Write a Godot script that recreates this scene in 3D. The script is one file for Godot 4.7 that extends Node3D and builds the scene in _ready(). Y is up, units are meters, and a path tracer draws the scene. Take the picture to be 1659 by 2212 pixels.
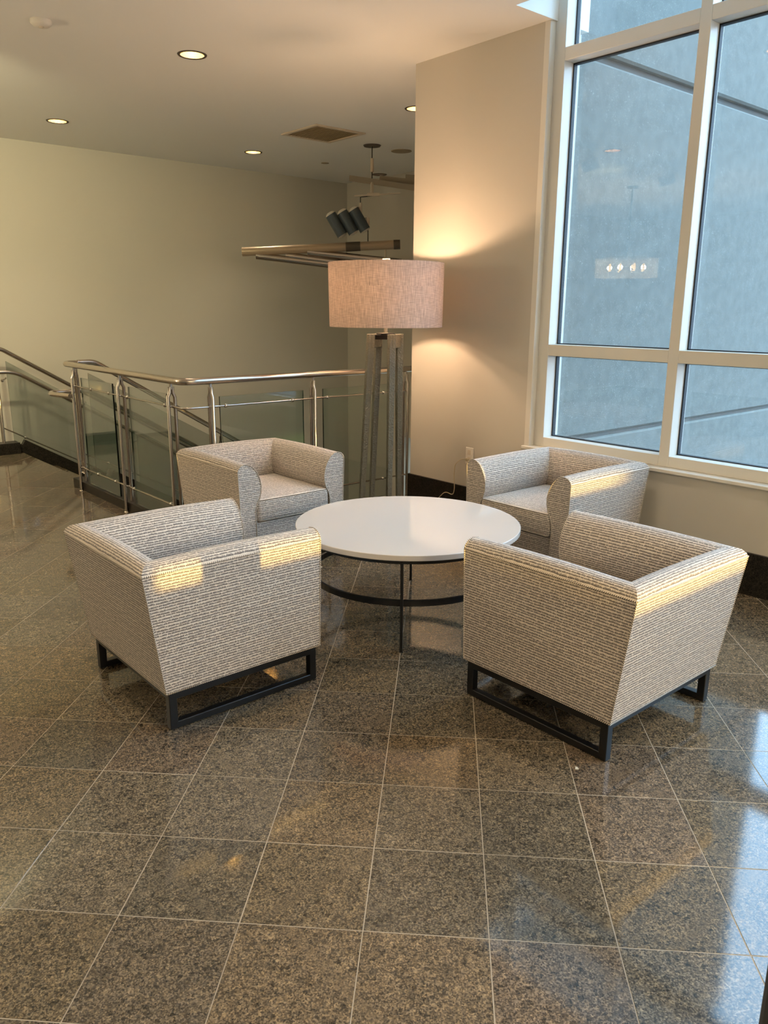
extends Node3D
# Room axes: U runs along the window wall away from the viewer, V runs towards the window wall, H is height.
# Godot axes: x = V, y = H, z = -U.  The camera stands above U = V = 0.

const CEIL := 3.085
const WALL_V := 4.055
const TILE := 0.305
var mats := {}
var used := {}
var rng := RandomNumberGenerator.new()

func R(u: float, v: float, h: float) -> Vector3:
	return Vector3(v, h, -u)

func _ready() -> void:
	rng.seed = 11
	# ---------------------------------------------------------------- camera, sky, sun, exposure
	var a := deg_to_rad(40.68)
	var pitch := 0.2531
	var roll := 0.0062
	var fw := Vector3(sin(a) * cos(pitch), -sin(pitch), -cos(a) * cos(pitch))
	var r0 := Vector3(cos(a), 0, sin(a))
	var u0 := r0.cross(fw).normalized()
	var right := r0 * cos(roll) + u0 * sin(roll)
	var up := u0 * cos(roll) - r0 * sin(roll)
	var cam := Camera3D.new()
	cam.name = "camera"
	cam.transform = Transform3D(Basis(right, up, -fw), Vector3(0, 1.4646, 0))
	cam.fov = rad_to_deg(2.0 * atan(1106.0 / 1701.2))
	cam.near = 0.05
	cam.far = 400.0
	add_child(cam)
	cam.current = true

	var sky_mat := ProceduralSkyMaterial.new()
	sky_mat.sky_top_color = Color(0.62, 0.79, 0.93)
	sky_mat.sky_horizon_color = Color(0.74, 0.85, 0.95)
	sky_mat.ground_horizon_color = Color(0.45, 0.47, 0.48)
	sky_mat.ground_bottom_color = Color(0.30, 0.31, 0.32)
	sky_mat.sky_curve = 0.2
	sky_mat.sky_energy_multiplier = 2.7
	sky_mat.ground_energy_multiplier = 1.6
	var sky := Sky.new()
	sky.sky_material = sky_mat
	var env := Environment.new()
	env.background_mode = Environment.BG_SKY
	env.sky = sky
	env.tonemap_mode = Environment.TONE_MAPPER_LINEAR
	env.tonemap_exposure = 1.15
	env.sdfgi_enabled = true
	env.ssao_enabled = true
	env.ssil_enabled = true
	var we := WorldEnvironment.new()
	we.name = "world_environment"
	we.environment = env
	add_child(we)

	var sun := DirectionalLight3D.new()
	sun.name = "low_sun"
	sun.light_color = Color(1.0, 0.83, 0.46)
	sun.light_energy = 2.2
	sun.light_angular_distance = 0.5
	sun.shadow_enabled = true
	sun.sky_mode = DirectionalLight3D.SKY_MODE_LIGHT_ONLY
	sun.basis = Basis.looking_at(R(1.0, 0.03, -0.006), Vector3.UP)
	add_child(sun)

	make_materials()
	build_shell()
	build_floor()
	build_window()
	build_outside()
	build_stairs()
	build_railings()
	build_seats()
	build_table()
	build_lamp()
	build_ceiling_things()
	build_fixture()
	build_pendant(6.5, -1.6, 1.6, "sheer drum pendant with many bulbs, seen only as a reflection in the window glass")
	build_pendant(-3.0, 0.6, 2.2, "unseen drum pendant out of view behind the viewer, placed to light the armchairs")  # unseen pendant placed to light the armchairs from behind the viewer
	build_unseen_wall_spots()
	build_lower_lobby_light()
	build_small_things()

# ==================================================================== naming
func numbered(called: String) -> String:
	if not used.has(called):
		used[called] = 0
		return called
	used[called] += 1
	return "%s_%03d" % [called, used[called]]

func child_name(parent: Node, called: String) -> String:
	if not parent.has_node(called):
		return called
	var n := 1
	while parent.has_node("%s_%03d" % [called, n]):
		n += 1
	return "%s_%03d" % [called, n]

func thing(called: String, label: String, category: String, at := Vector3.ZERO, turn := 0.0, group := "") -> Node3D:
	var o := Node3D.new()
	o.name = numbered(called)
	add_child(o)
	o.position = at
	o.rotation.y = turn
	tag(o, label, category, group)
	return o

func tag(o: Node, label: String, category: String, group := "") -> void:
	o.set_meta("label", label)
	o.set_meta("category", category)
	if group != "":
		o.set_meta("group", group)

func part(called: String, st, m: Material, parent: Node) -> MeshInstance3D:
	var o := MeshInstance3D.new()
	o.mesh = st if st is Mesh else finish(st)
	o.material_override = m
	if parent == self:
		o.name = numbered(called)
	else:
		o.name = child_name(parent, called)
	parent.add_child(o)
	return o

func struct(called: String, st, m: Material, label := "", category := "") -> MeshInstance3D:
	var o := part(called, st, m, self)
	o.set_meta("kind", "structure")
	if label != "":
		tag(o, label, category)
	return o

# ==================================================================== mesh helpers
func begin() -> SurfaceTool:
	var st := SurfaceTool.new()
	st.begin(Mesh.PRIMITIVE_TRIANGLES)
	st.set_smooth_group(-1)
	return st

func finish(st: SurfaceTool) -> ArrayMesh:
	st.generate_normals()
	return st.commit()

func tri(st: SurfaceTool, p: Array, t: Array, out: Vector3) -> void:
	var n: Vector3 = (p[1] - p[0]).cross(p[2] - p[0])
	var order := [0, 2, 1] if n.dot(out) > 0.0 else [0, 1, 2]
	for i in order:
		st.set_uv(t[i])
		st.add_vertex(p[i])

func quad(st: SurfaceTool, a: Vector3, b: Vector3, c: Vector3, d: Vector3, out: Vector3, ta := Vector2(0, 0), tb := Vector2(1, 0), tc := Vector2(1, 1), td := Vector2(0, 1)) -> void:
	tri(st, [a, b, c], [ta, tb, tc], out)
	tri(st, [a, c, d], [ta, tc, td], out)

# Box with chamfered edges, in the axes of basis b.
func box(st: SurfaceTool, c: Vector3, s: Vector3, ch := 0.002, b := Basis.IDENTITY) -> void:
	var h := s * 0.5
	ch = minf(ch, minf(h.x, minf(h.y, h.z)) * 0.9)
	var k := h - Vector3(ch, ch, ch)
	st.set_smooth_group(-1)
	for ax in 3:
		for sg in [-1.0, 1.0]:
			var n := Vector3.ZERO
			n[ax] = sg
			var i := (ax + 1) % 3
			var j := (ax + 2) % 3
			var q := []
			var t := []
			for e in [[-1, -1], [1, -1], [1, 1], [-1, 1]]:
				var p := Vector3.ZERO
				p[ax] = sg * h[ax]
				p[i] = e[0] * k[i]
				p[j] = e[1] * k[j]
				q.append(c + b * p)
				t.append(Vector2(p[i], p[j]))
			quad(st, q[0], q[1], q[2], q[3], b * n, t[0], t[1], t[2], t[3])
	if ch <= 0.0:
		return
	for ax in 3:
		var i := (ax + 1) % 3
		var j := (ax + 2) % 3
		for e in [[-1, -1], [1, -1], [1, 1], [-1, 1]]:
			var q := []
			for w in [[-1.0, 0], [1.0, 0], [1.0, 1], [-1.0, 1]]:
				var p := Vector3.ZERO
				p[ax] = w[0] * k[ax]
				p[i] = e[0] * (h[i] if w[1] == 0 else k[i])
				p[j] = e[1] * (k[j] if w[1] == 0 else h[j])
				q.append(c + b * p)
			var n := Vector3.ZERO
			n[i] = e[0]
			n[j] = e[1]
			quad(st, q[0], q[1], q[2], q[3], b * n)
	for x in [-1, 1]:
		for y in [-1, 1]:
			for z in [-1, 1]:
				var e := Vector3(x, y, z)
				tri(st, [c + b * (e * Vector3(h.x, k.y, k.z)), c + b * (e * Vector3(k.x, h.y, k.z)), c + b * (e * Vector3(k.x, k.y, h.z))], [Vector2.ZERO, Vector2.ZERO, Vector2.ZERO], b * e)

# Axis-aligned box given by its room limits.
func rbox(st: SurfaceTool, u0: float, u1: float, v0: float, v1: float, h0: float, h1: float, ch := 0.0) -> void:
	var lo := R(u1, v0, h0)
	var hi := R(u0, v1, h1)
	box(st, (lo + hi) * 0.5, hi - lo, ch)

func bar(st: SurfaceTool, p: Vector3, q: Vector3, w: float, d: float, side: Vector3, ch := 0.001) -> void:
	var y := (q - p).normalized()
	var x := (side - y * side.dot(y)).normalized()
	box(st, (p + q) * 0.5, Vector3(w, p.distance_to(q), d), ch, Basis(x, y, x.cross(y)))

# Square bar whose side grows from w0 at p to w1 at q, its section kept level and turned by b.
func taper_bar(st: SurfaceTool, p: Vector3, q: Vector3, w0: float, w1: float, b: Basis) -> void:
	st.set_smooth_group(-1)
	var c := 0.003
	var ring := []
	for e in [[-1, -1, 1, 0], [-1, -1, 0, 1], [-1, 1, 0, -1], [-1, 1, 1, 0], [1, 1, -1, 0], [1, 1, 0, -1], [1, -1, 0, 1], [1, -1, -1, 0]]:
		ring.append(e)
	var lo := []
	var hi := []
	for e in ring:
		var o0 := Vector3(e[0] * w0 / 2 + e[2] * c, 0, e[1] * w0 / 2 + e[3] * c)
		var o1 := Vector3(e[0] * w1 / 2 + e[2] * c, 0, e[1] * w1 / 2 + e[3] * c)
		lo.append(p + b * o0)
		hi.append(q + b * o1)
	for i in 8:
		var j := (i + 1) % 8
		quad(st, lo[i], lo[j], hi[j], hi[i], lo[i] + lo[j] - p * 2.0)
		tri(st, [p, lo[i], lo[j]], [Vector2.ZERO, Vector2.ZERO, Vector2.ZERO], Vector3.DOWN)
		tri(st, [q, hi[i], hi[j]], [Vector2.ZERO, Vector2.ZERO, Vector2.ZERO], Vector3.UP)

func round_path(pts: Array, r: float, n := 6) -> Array:
	var out := [pts[0]]
	for i in range(1, pts.size() - 1):
		var a: Vector3 = pts[i - 1]
		var b: Vector3 = pts[i]
		var c: Vector3 = pts[i + 1]
		var k := minf(r, minf(a.distance_to(b), b.distance_to(c)) * 0.45)
		var p := b + (a - b).normalized() * k
		var q := b + (c - b).normalized() * k
		for s in n + 1:
			var t := float(s) / n
			out.append(p.lerp(b, t).lerp(b.lerp(q, t), t))
	out.append(pts[-1])
	return out

func tube(st: SurfaceTool, pts: Array, r: float, sides := 12, caps := true, closed := false) -> void:
	st.set_smooth_group(1)
	var n := pts.size()
	var rings := []
	var x := Vector3.ZERO
	for i in n:
		var prev: Vector3 = pts[(i - 1 + n) % n] if closed or i > 0 else pts[0]
		var nxt: Vector3 = pts[(i + 1) % n] if closed or i < n - 1 else pts[n - 1]
		var d := (nxt - prev).normalized()
		if x == Vector3.ZERO:
			x = d.cross(Vector3.UP if absf(d.y) < 0.9 else Vector3.RIGHT).normalized()
		x = (x - d * x.dot(d)).normalized()
		var y := d.cross(x)
		var ring := []
		for k in sides:
			var an := TAU * k / sides
			ring.append(pts[i] + (x * cos(an) + y * sin(an)) * r)
		rings.append(ring)
	var run := 0.0
	for i in (n if closed else n - 1):
		var j := (i + 1) % n
		var len_: float = pts[i].distance_to(pts[j])
		for k in sides:
			var l := (k + 1) % sides
			var o: Vector3 = rings[i][k] + rings[i][l] - pts[i] * 2.0
			var v0 := TAU * r * k / sides
			var v1 := TAU * r * (k + 1) / sides
			quad(st, rings[i][k], rings[i][l], rings[j][l], rings[j][k], o, Vector2(run, v0), Vector2(run, v1), Vector2(run + len_, v1), Vector2(run + len_, v0))
		run += len_
	if caps and not closed:
		st.set_smooth_group(-1)
		for e in [[0, 1], [n - 1, n - 2]]:
			var o: Vector3 = pts[e[0]] - pts[e[1]]
			for k in sides:
				tri(st, [pts[e[0]], rings[e[0]][k], rings[e[0]][(k + 1) % sides]], [Vector2.ZERO, Vector2.ZERO, Vector2.ZERO], o)

# Surface of revolution about y; prof is [Vector2(radius, y), ...] walked with the outside on its right or left.
func lathe(st: SurfaceTool, prof: Array, c: Vector3, sides := 32, smooth := true, b := Basis.IDENTITY) -> void:
	st.set_smooth_group(1 if smooth else -1)
	var mid := Vector2.ZERO
	for p in prof:
		mid += p
	mid /= prof.size()
	var run := 0.0
	for i in prof.size() - 1:
		var p: Vector2 = prof[i]
		var q: Vector2 = prof[i + 1]
		var nn := Vector2(q.y - p.y, p.x - q.x)
		if nn.dot((p + q) * 0.5 - mid) < 0.0:
			nn = -nn
		for k in sides:
			var a0 := TAU * k / sides
			var a1 := TAU * (k + 1) / sides
			var d0 := Vector3(cos(a0), 0, sin(a0))
			var d1 := Vector3(cos(a1), 0, sin(a1))
			var out := (d0 + d1) * nn.x * 0.5 + Vector3.UP * nn.y
			var v := [d0 * p.x + Vector3.UP * p.y, d1 * p.x + Vector3.UP * p.y, d1 * q.x + Vector3.UP * q.y, d0 * q.x + Vector3.UP * q.y]
			var r := maxf(p.x, q.x)
			var t := [Vector2(a0 * r, p.y), Vector2(a1 * r, p.y), Vector2(a1 * r, q.y), Vector2(a0 * r, q.y)]
			if p.x > 1e-5:
				tri(st, [c + b * v[0], c + b * v[1], c + b * v[2]], [t[0], t[1], t[2]], b * out)
			if q.x > 1e-5:
				tri(st, [c + b * v[0], c + b * v[2], c + b * v[3]], [t[0], t[2], t[3]], b * out)
		run += p.distance_to(q)

func ball(st: SurfaceTool, c: Vector3, r: float, sides := 12) -> void:
	var prof := []
	for i in 9:
		var t := -PI / 2 + PI * i / 8.0
		prof.append(Vector2(maxf(0.0, cos(t)) * r, sin(t) * r))
	prof[0].x = 0.0
	prof[8].x = 0.0
	lathe(st, prof, c, sides)

# ==================================================================== textures and materials
func to_tex(data: PackedByteArray, n: int, rgb: bool) -> ImageTexture:
	var im := Image.create_from_data(n, n, false, Image.FORMAT_RGB8 if rgb else Image.FORMAT_L8, data)
	return ImageTexture.create_from_image(im)

func noise_bytes(n: int, freq: float, cell: bool, sd: int, octaves := 1) -> PackedByteArray:
	var f := FastNoiseLite.new()
	f.seed = sd
	f.frequency = freq
	if cell:
		f.noise_type = FastNoiseLite.TYPE_CELLULAR
		f.cellular_return_type = FastNoiseLite.RETURN_CELL_VALUE
		f.cellular_jitter = 1.0
		f.fractal_type = FastNoiseLite.FRACTAL_NONE
	else:
		f.noise_type = FastNoiseLite.TYPE_SIMPLEX_SMOOTH
		f.fractal_octaves = octaves
	var im := f.get_seamless_image(n, n, false, false, 0.1, true)
	im.convert(Image.FORMAT_L8)
	return im.get_data()

# Rows of dark tufts with a fringed upper edge on a cream ground; 32 rows of 10 mm.
func fabric_textures() -> Array:
	var n := 1024
	var row := 32
	var col := PackedByteArray()
	col.resize(n * n * 3)
	var hgt := PackedByteArray()
	hgt.resize(n * n)
	var fine := noise_bytes(n, 0.2, false, 5)
	var soft := noise_bytes(n, 0.03, false, 6, 2)
	var g := RandomNumberGenerator.new()
	g.seed = 77
	for k in n / row:
		# height of the dark yarn above the row's foot at every column, and each tuft's tone
		var top := PackedFloat32Array()
		var foot := PackedFloat32Array()
		var slit := PackedFloat32Array()
		var tone := PackedFloat32Array()
		for arr in [top, foot, slit, tone]:
			arr.resize(n)
		slit.fill(99.0)
		top.fill(-1.0)
		var start := g.randi_range(0, n - 1)
		var x := 0
		var drift := 0.0
		while x < n - 6:
			var teeth := g.randi_range(2, 12)
			for t in teeth:
				var w := g.randi_range(10, 15)
				var h := g.randf_range(16.0, 24.0) - (3.0 if t == 0 or t == teeth - 1 else 0.0)
				var tn := g.randf_range(0.0, 1.0)
				drift = clampf(drift * 0.97 + g.randf_range(-1.6, 1.6), -4.0, 4.0)
				for i in w:
					if x + i >= n - 3:
						break
					var c := (start + x + i) % n
					var e := absf((i + 0.5) / w * 2.0 - 1.0)
					top[c] = h - 4.5 * e * e
					foot[c] = drift
					tone[c] = tn
					slit[c] = 99.0 if i > 2 else g.randf_range(4.0, 9.0)
				x += w
			x += g.randi_range(2, 7)
		for yy in row:
			var y := k * row + yy
			for xx in n:
				var i := y * n + xx
				var up := 27.0 + foot[xx] - yy
				var d := 0.0
				if top[xx] > 0.0 and up > 0.0:
					d = clampf(minf(up, top[xx] - up) * 0.6 + 0.3, 0.0, 1.0)
					d *= clampf((slit[xx] - up) * 0.5 + 0.5, 0.0, 1.0)
				var f := (fine[i] - 128) * 0.22 + (soft[i] - 128) * 0.10
				var yarn := 26.0 * tone[xx] + (22.0 if up > 8.5 else 0.0)
				col[i * 3] = int(clampf(lerpf(205.0, 76.0 + yarn, d) + f, 0, 255))
				col[i * 3 + 1] = int(clampf(lerpf(192.0, 67.0 + yarn, d) + f, 0, 255))
				col[i * 3 + 2] = int(clampf(lerpf(177.0, 63.0 + yarn, d) + f, 0, 255))
				var hh := 90.0 + 60.0 * sin(PI * fposmod(yy + 8.0, 32.0) / 32.0) + 50.0 * (1.0 - d)
				hgt[i] = int(clampf(hh + f * 0.8, 0, 255))
	var hi := Image.create_from_data(n, n, false, Image.FORMAT_L8, hgt)
	hi.convert(Image.FORMAT_RGBA8)
	hi.bump_map_to_normal_map(5.0)
	return [to_tex(col, n, true), ImageTexture.create_from_image(hi)]

# Twisted two-tone cord.
func welt_texture() -> ImageTexture:
	var n := 64
	var out := PackedByteArray()
	out.resize(n * n * 3)
	for y in n:
		for x in n:
			var d := fposmod(x + y, n) < 28
			out[(y * n + x) * 3] = 78 if d else 212
			out[(y * n + x) * 3 + 1] = 68 if d else 200
			out[(y * n + x) * 3 + 2] = 62 if d else 184
	return to_tex(out, n, true)

func granite_texture(dark: bool) -> ImageTexture:
	var n := 1024
	var a := noise_bytes(n, 0.11, true, 3)
	var b := noise_bytes(n, 0.22, true, 8)
	var c := noise_bytes(n, 0.012, false, 4, 3)
	var d := noise_bytes(n, 0.075, true, 21)
	var out := PackedByteArray()
	out.resize(n * n * 3)
	for i in n * n:
		var v := 0.362 + (b[i] - 128) * 0.0011 + (c[i] - 128) * 0.00035
		var warm := 0.5 + (a[i] - 128) * 0.0022
		if a[i] < 46:
			v *= 0.80
		elif a[i] > 218:
			v *= 1.13
		if d[i] > 243:
			v *= 0.66
		var r := v * (1.02 + 0.06 * warm)
		var gg := v * 0.94
		var bb := v * (0.83 - 0.10 * warm)
		if dark:
			r *= 0.37
			gg *= 0.37
			bb *= 0.38
		out[i * 3] = int(clampf(r * 255, 0, 255))
		out[i * 3 + 1] = int(clampf(gg * 255, 0, 255))
		out[i * 3 + 2] = int(clampf(bb * 255, 0, 255))
	return to_tex(out, n, true)

func linen_texture() -> ImageTexture:
	var n := 640
	var g := RandomNumberGenerator.new()
	g.seed = 5
	var f := FastNoiseLite.new()
	f.seed = 9
	f.noise_type = FastNoiseLite.TYPE_SIMPLEX_SMOOTH
	f.frequency = 1.0
	f.fractal_octaves = 2
	var out := PackedByteArray()
	out.resize(n * n * 3)
	for y in n:
		for x in n:
			var i := y * n + x
			var warp := f.get_noise_2d(x * 0.24, y * 0.007) * 0.7 + f.get_noise_2d(x * 0.07, y * 0.004 + 90.0) * 0.5
			var weft := f.get_noise_2d(x * 0.007 + 300.0, y * 0.24)
			var v := 0.80 + warp * 0.17 + weft * 0.12 + g.randf_range(-0.03, 0.03)
			out[i * 3] = int(clampf(v * 255, 0, 255))
			out[i * 3 + 1] = int(clampf(v * 0.955 * 255, 0, 255))
			out[i * 3 + 2] = int(clampf(v * 0.92 * 255, 0, 255))
	return to_tex(out, n, true)

func concrete_texture() -> ImageTexture:
	var n := 1024
	var a := noise_bytes(n, 0.20, true, 31)
	var b := noise_bytes(n, 0.008, false, 32, 4)
	var c := noise_bytes(n, 0.3, false, 33)
	var out := PackedByteArray()
	out.resize(n * n * 3)
	for i in n * n:
		var v := 0.405 + (b[i] - 128) * 0.00025 + (c[i] - 128) * 0.0003
		if a[i] > 247:
			v += 0.13
		elif a[i] < 5:
			v -= 0.06
		out[i * 3] = int(clampf(v * 255, 0, 255))
		out[i * 3 + 1] = int(clampf(v * 1.0 * 255, 0, 255))
		out[i * 3 + 2] = int(clampf(v * 0.93 * 255, 0, 255))
	return to_tex(out, n, true)

func hammered_normal() -> ImageTexture:
	var n := 512
	var f := FastNoiseLite.new()
	f.seed = 4
	f.noise_type = FastNoiseLite.TYPE_CELLULAR
	f.cellular_return_type = FastNoiseLite.RETURN_DISTANCE
	f.frequency = 0.05
	f.fractal_type = FastNoiseLite.FRACTAL_NONE
	var im := f.get_seamless_image(n, n, false, false, 0.1, true)
	im.convert(Image.FORMAT_RGBA8)
	im.bump_map_to_normal_map(6.0)
	return ImageTexture.create_from_image(im)

func plaster_normal() -> ImageTexture:
	var f := FastNoiseLite.new()
	f.seed = 14
	f.frequency = 0.12
	f.fractal_octaves = 3
	var im := f.get_seamless_image(512, 512, false, false, 0.1, true)
	im.convert(Image.FORMAT_RGBA8)
	im.bump_map_to_normal_map(1.2)
	return ImageTexture.create_from_image(im)

func mat(called: String, c: Color, rough: float, metal := 0.0) -> StandardMaterial3D:
	var m := StandardMaterial3D.new()
	m.resource_name = called
	m.albedo_color = c
	m.roughness = rough
	m.metallic = metal
	mats[called] = m
	return m

func glow(called: String, c: Color, e: float) -> StandardMaterial3D:
	var m := mat(called, c, 0.5)
	m.emission_enabled = true
	m.emission = c
	m.emission_energy_multiplier = e
	return m

func planar(m: StandardMaterial3D, size: float, world := true) -> void:
	m.uv1_triplanar = true
	m.uv1_world_triplanar = world
	m.uv1_triplanar_sharpness = 8.0
	m.uv1_scale = Vector3.ONE / size

func make_materials() -> void:
	var pn := plaster_normal()
	for d in [["wall_paint", Color(0.735, 0.705, 0.655)], ["ceiling_paint", Color(0.90, 0.885, 0.86)]]:
		var w := mat(d[0], d[1], 0.75)
		w.normal_enabled = true
		w.normal_texture = pn
		w.normal_scale = 0.25
		planar(w, 0.25)
	mat("white_trim", Color(0.83, 0.805, 0.76), 0.35)
	mat("gasket", Color(0.12, 0.13, 0.15), 0.6)
	mat("grout", Color(0.62, 0.57, 0.50), 0.9)
	var gt := granite_texture(false)
	var tint := [Color(1, 1, 1), Color(0.93, 0.92, 0.92), Color(1.0, 0.965, 0.92), Color(0.90, 0.91, 0.92), Color(1.0, 0.97, 0.97), Color(0.96, 0.94, 0.90)]
	for i in 6:
		var m := mat("granite_tile_%d" % i, tint[i], 0.075)
		m.albedo_texture = gt
		planar(m, 0.72)
		m.metallic_specular = 0.62
		m.uv1_offset = Vector3(0.17 * i, 0.0, 0.31 * i)
	var dk := mat("dark_granite", Color(1, 1, 1), 0.30)
	dk.metallic_specular = 0.22
	dk.albedo_texture = granite_texture(true)
	planar(dk, 0.7)
	var fx := fabric_textures()
	var fb := mat("woven_fabric", Color(1, 1, 1), 0.85)
	fb.albedo_texture = fx[0]
	fb.normal_enabled = true
	fb.normal_texture = fx[1]
	fb.normal_scale = 0.8
	fb.uv1_scale = Vector3.ONE / 0.323
	fb.rim_enabled = true
	fb.rim = 0.25
	fb.rim_tint = 0.5
	var pp := mat("fabric_welt", Color(1, 1, 1), 0.85)
	pp.albedo_texture = welt_texture()
	pp.uv1_scale = Vector3(1.0 / 0.0075, 1.0 / 0.016, 1)
	mat("black_metal", Color(0.022, 0.023, 0.027), 0.38, 0.0)
	mat("quartz", Color(0.78, 0.745, 0.71), 0.09)
	mat("steel", Color(0.74, 0.70, 0.655), 0.24, 1.0)
	mat("steel_bright", Color(0.82, 0.80, 0.77), 0.14, 1.0)
	var hm := mat("hammered_metal", Color(0.43, 0.42, 0.37), 0.5, 0.35)
	hm.normal_enabled = true
	hm.normal_texture = hammered_normal()
	hm.normal_scale = 1.1
	planar(hm, 0.26, false)
	mat("dark_metal", Color(0.12, 0.105, 0.095), 0.5, 0.6)
	var gl := mat("rail_glass", Color(0.17, 0.30, 0.24, 0.22), 0.03)
	gl.transparency = BaseMaterial3D.TRANSPARENCY_ALPHA
	var ge := mat("glass_edge", Color(0.02, 0.06, 0.05), 0.1)
	ge.metallic_specular = 0.6
	var wg := mat("window_glass", Color(0.75, 0.86, 0.92, 0.05), 0.0)
	wg.transparency = BaseMaterial3D.TRANSPARENCY_ALPHA
	var ct := mat("precast_concrete", Color(1, 1, 1), 0.9)
	ct.albedo_texture = concrete_texture()
	planar(ct, 1.1)
	mat("reveal_concrete", Color(0.34, 0.33, 0.315), 0.9)
	var ln := mat("linen_shade", Color(0.93, 0.91, 0.895), 0.9)
	ln.albedo_texture = linen_texture()
	ln.uv1_scale = Vector3.ONE / 0.40
	ln.backlight_enabled = true
	ln.backlight = Color(0.86, 0.84, 0.82)
	var ss := mat("sheer_shade", Color(0.85, 0.80, 0.74, 0.25), 0.6)
	ss.transparency = BaseMaterial3D.TRANSPARENCY_ALPHA
	glow("lamp_bulb", Color(1.0, 0.80, 0.50), 9.0)
	glow("can_lens", Color(1.0, 0.86, 0.52), 1.1)
	glow("panel_glow", Color(0.88, 0.96, 1.0), 1.5)
	mat("can_reflector", Color(0.95, 0.80, 0.50), 0.25, 0.9)
	mat("can_trim", Color(0.30, 0.25, 0.20), 0.5)
	mat("grille", Color(0.62, 0.55, 0.44), 0.7)
	mat("plastic_white", Color(0.86, 0.83, 0.78), 0.45)
	mat("plastic_ivory", Color(0.80, 0.74, 0.66), 0.5)
	mat("cord", Color(0.72, 0.66, 0.54), 0.5)
	mat("satin_aluminium", Color(0.62, 0.60, 0.55), 0.35, 0.8)
	mat("trough_paint", Color(0.66, 0.58, 0.48), 0.35, 0.3)
	mat("fixture_paint", Color(0.60, 0.55, 0.47), 0.5)
	mat("collar_bronze", Color(0.34, 0.30, 0.25), 0.45, 0.3)
	mat("spot_grey", Color(0.30, 0.34, 0.37), 0.45, 0.4)
	mat("lower_wall", Color(0.86, 0.88, 0.87), 0.7)
	mat("asphalt", Color(0.35, 0.35, 0.36), 0.95)
	mat("paper", Color(0.72, 0.70, 0.65), 0.9)

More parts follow.
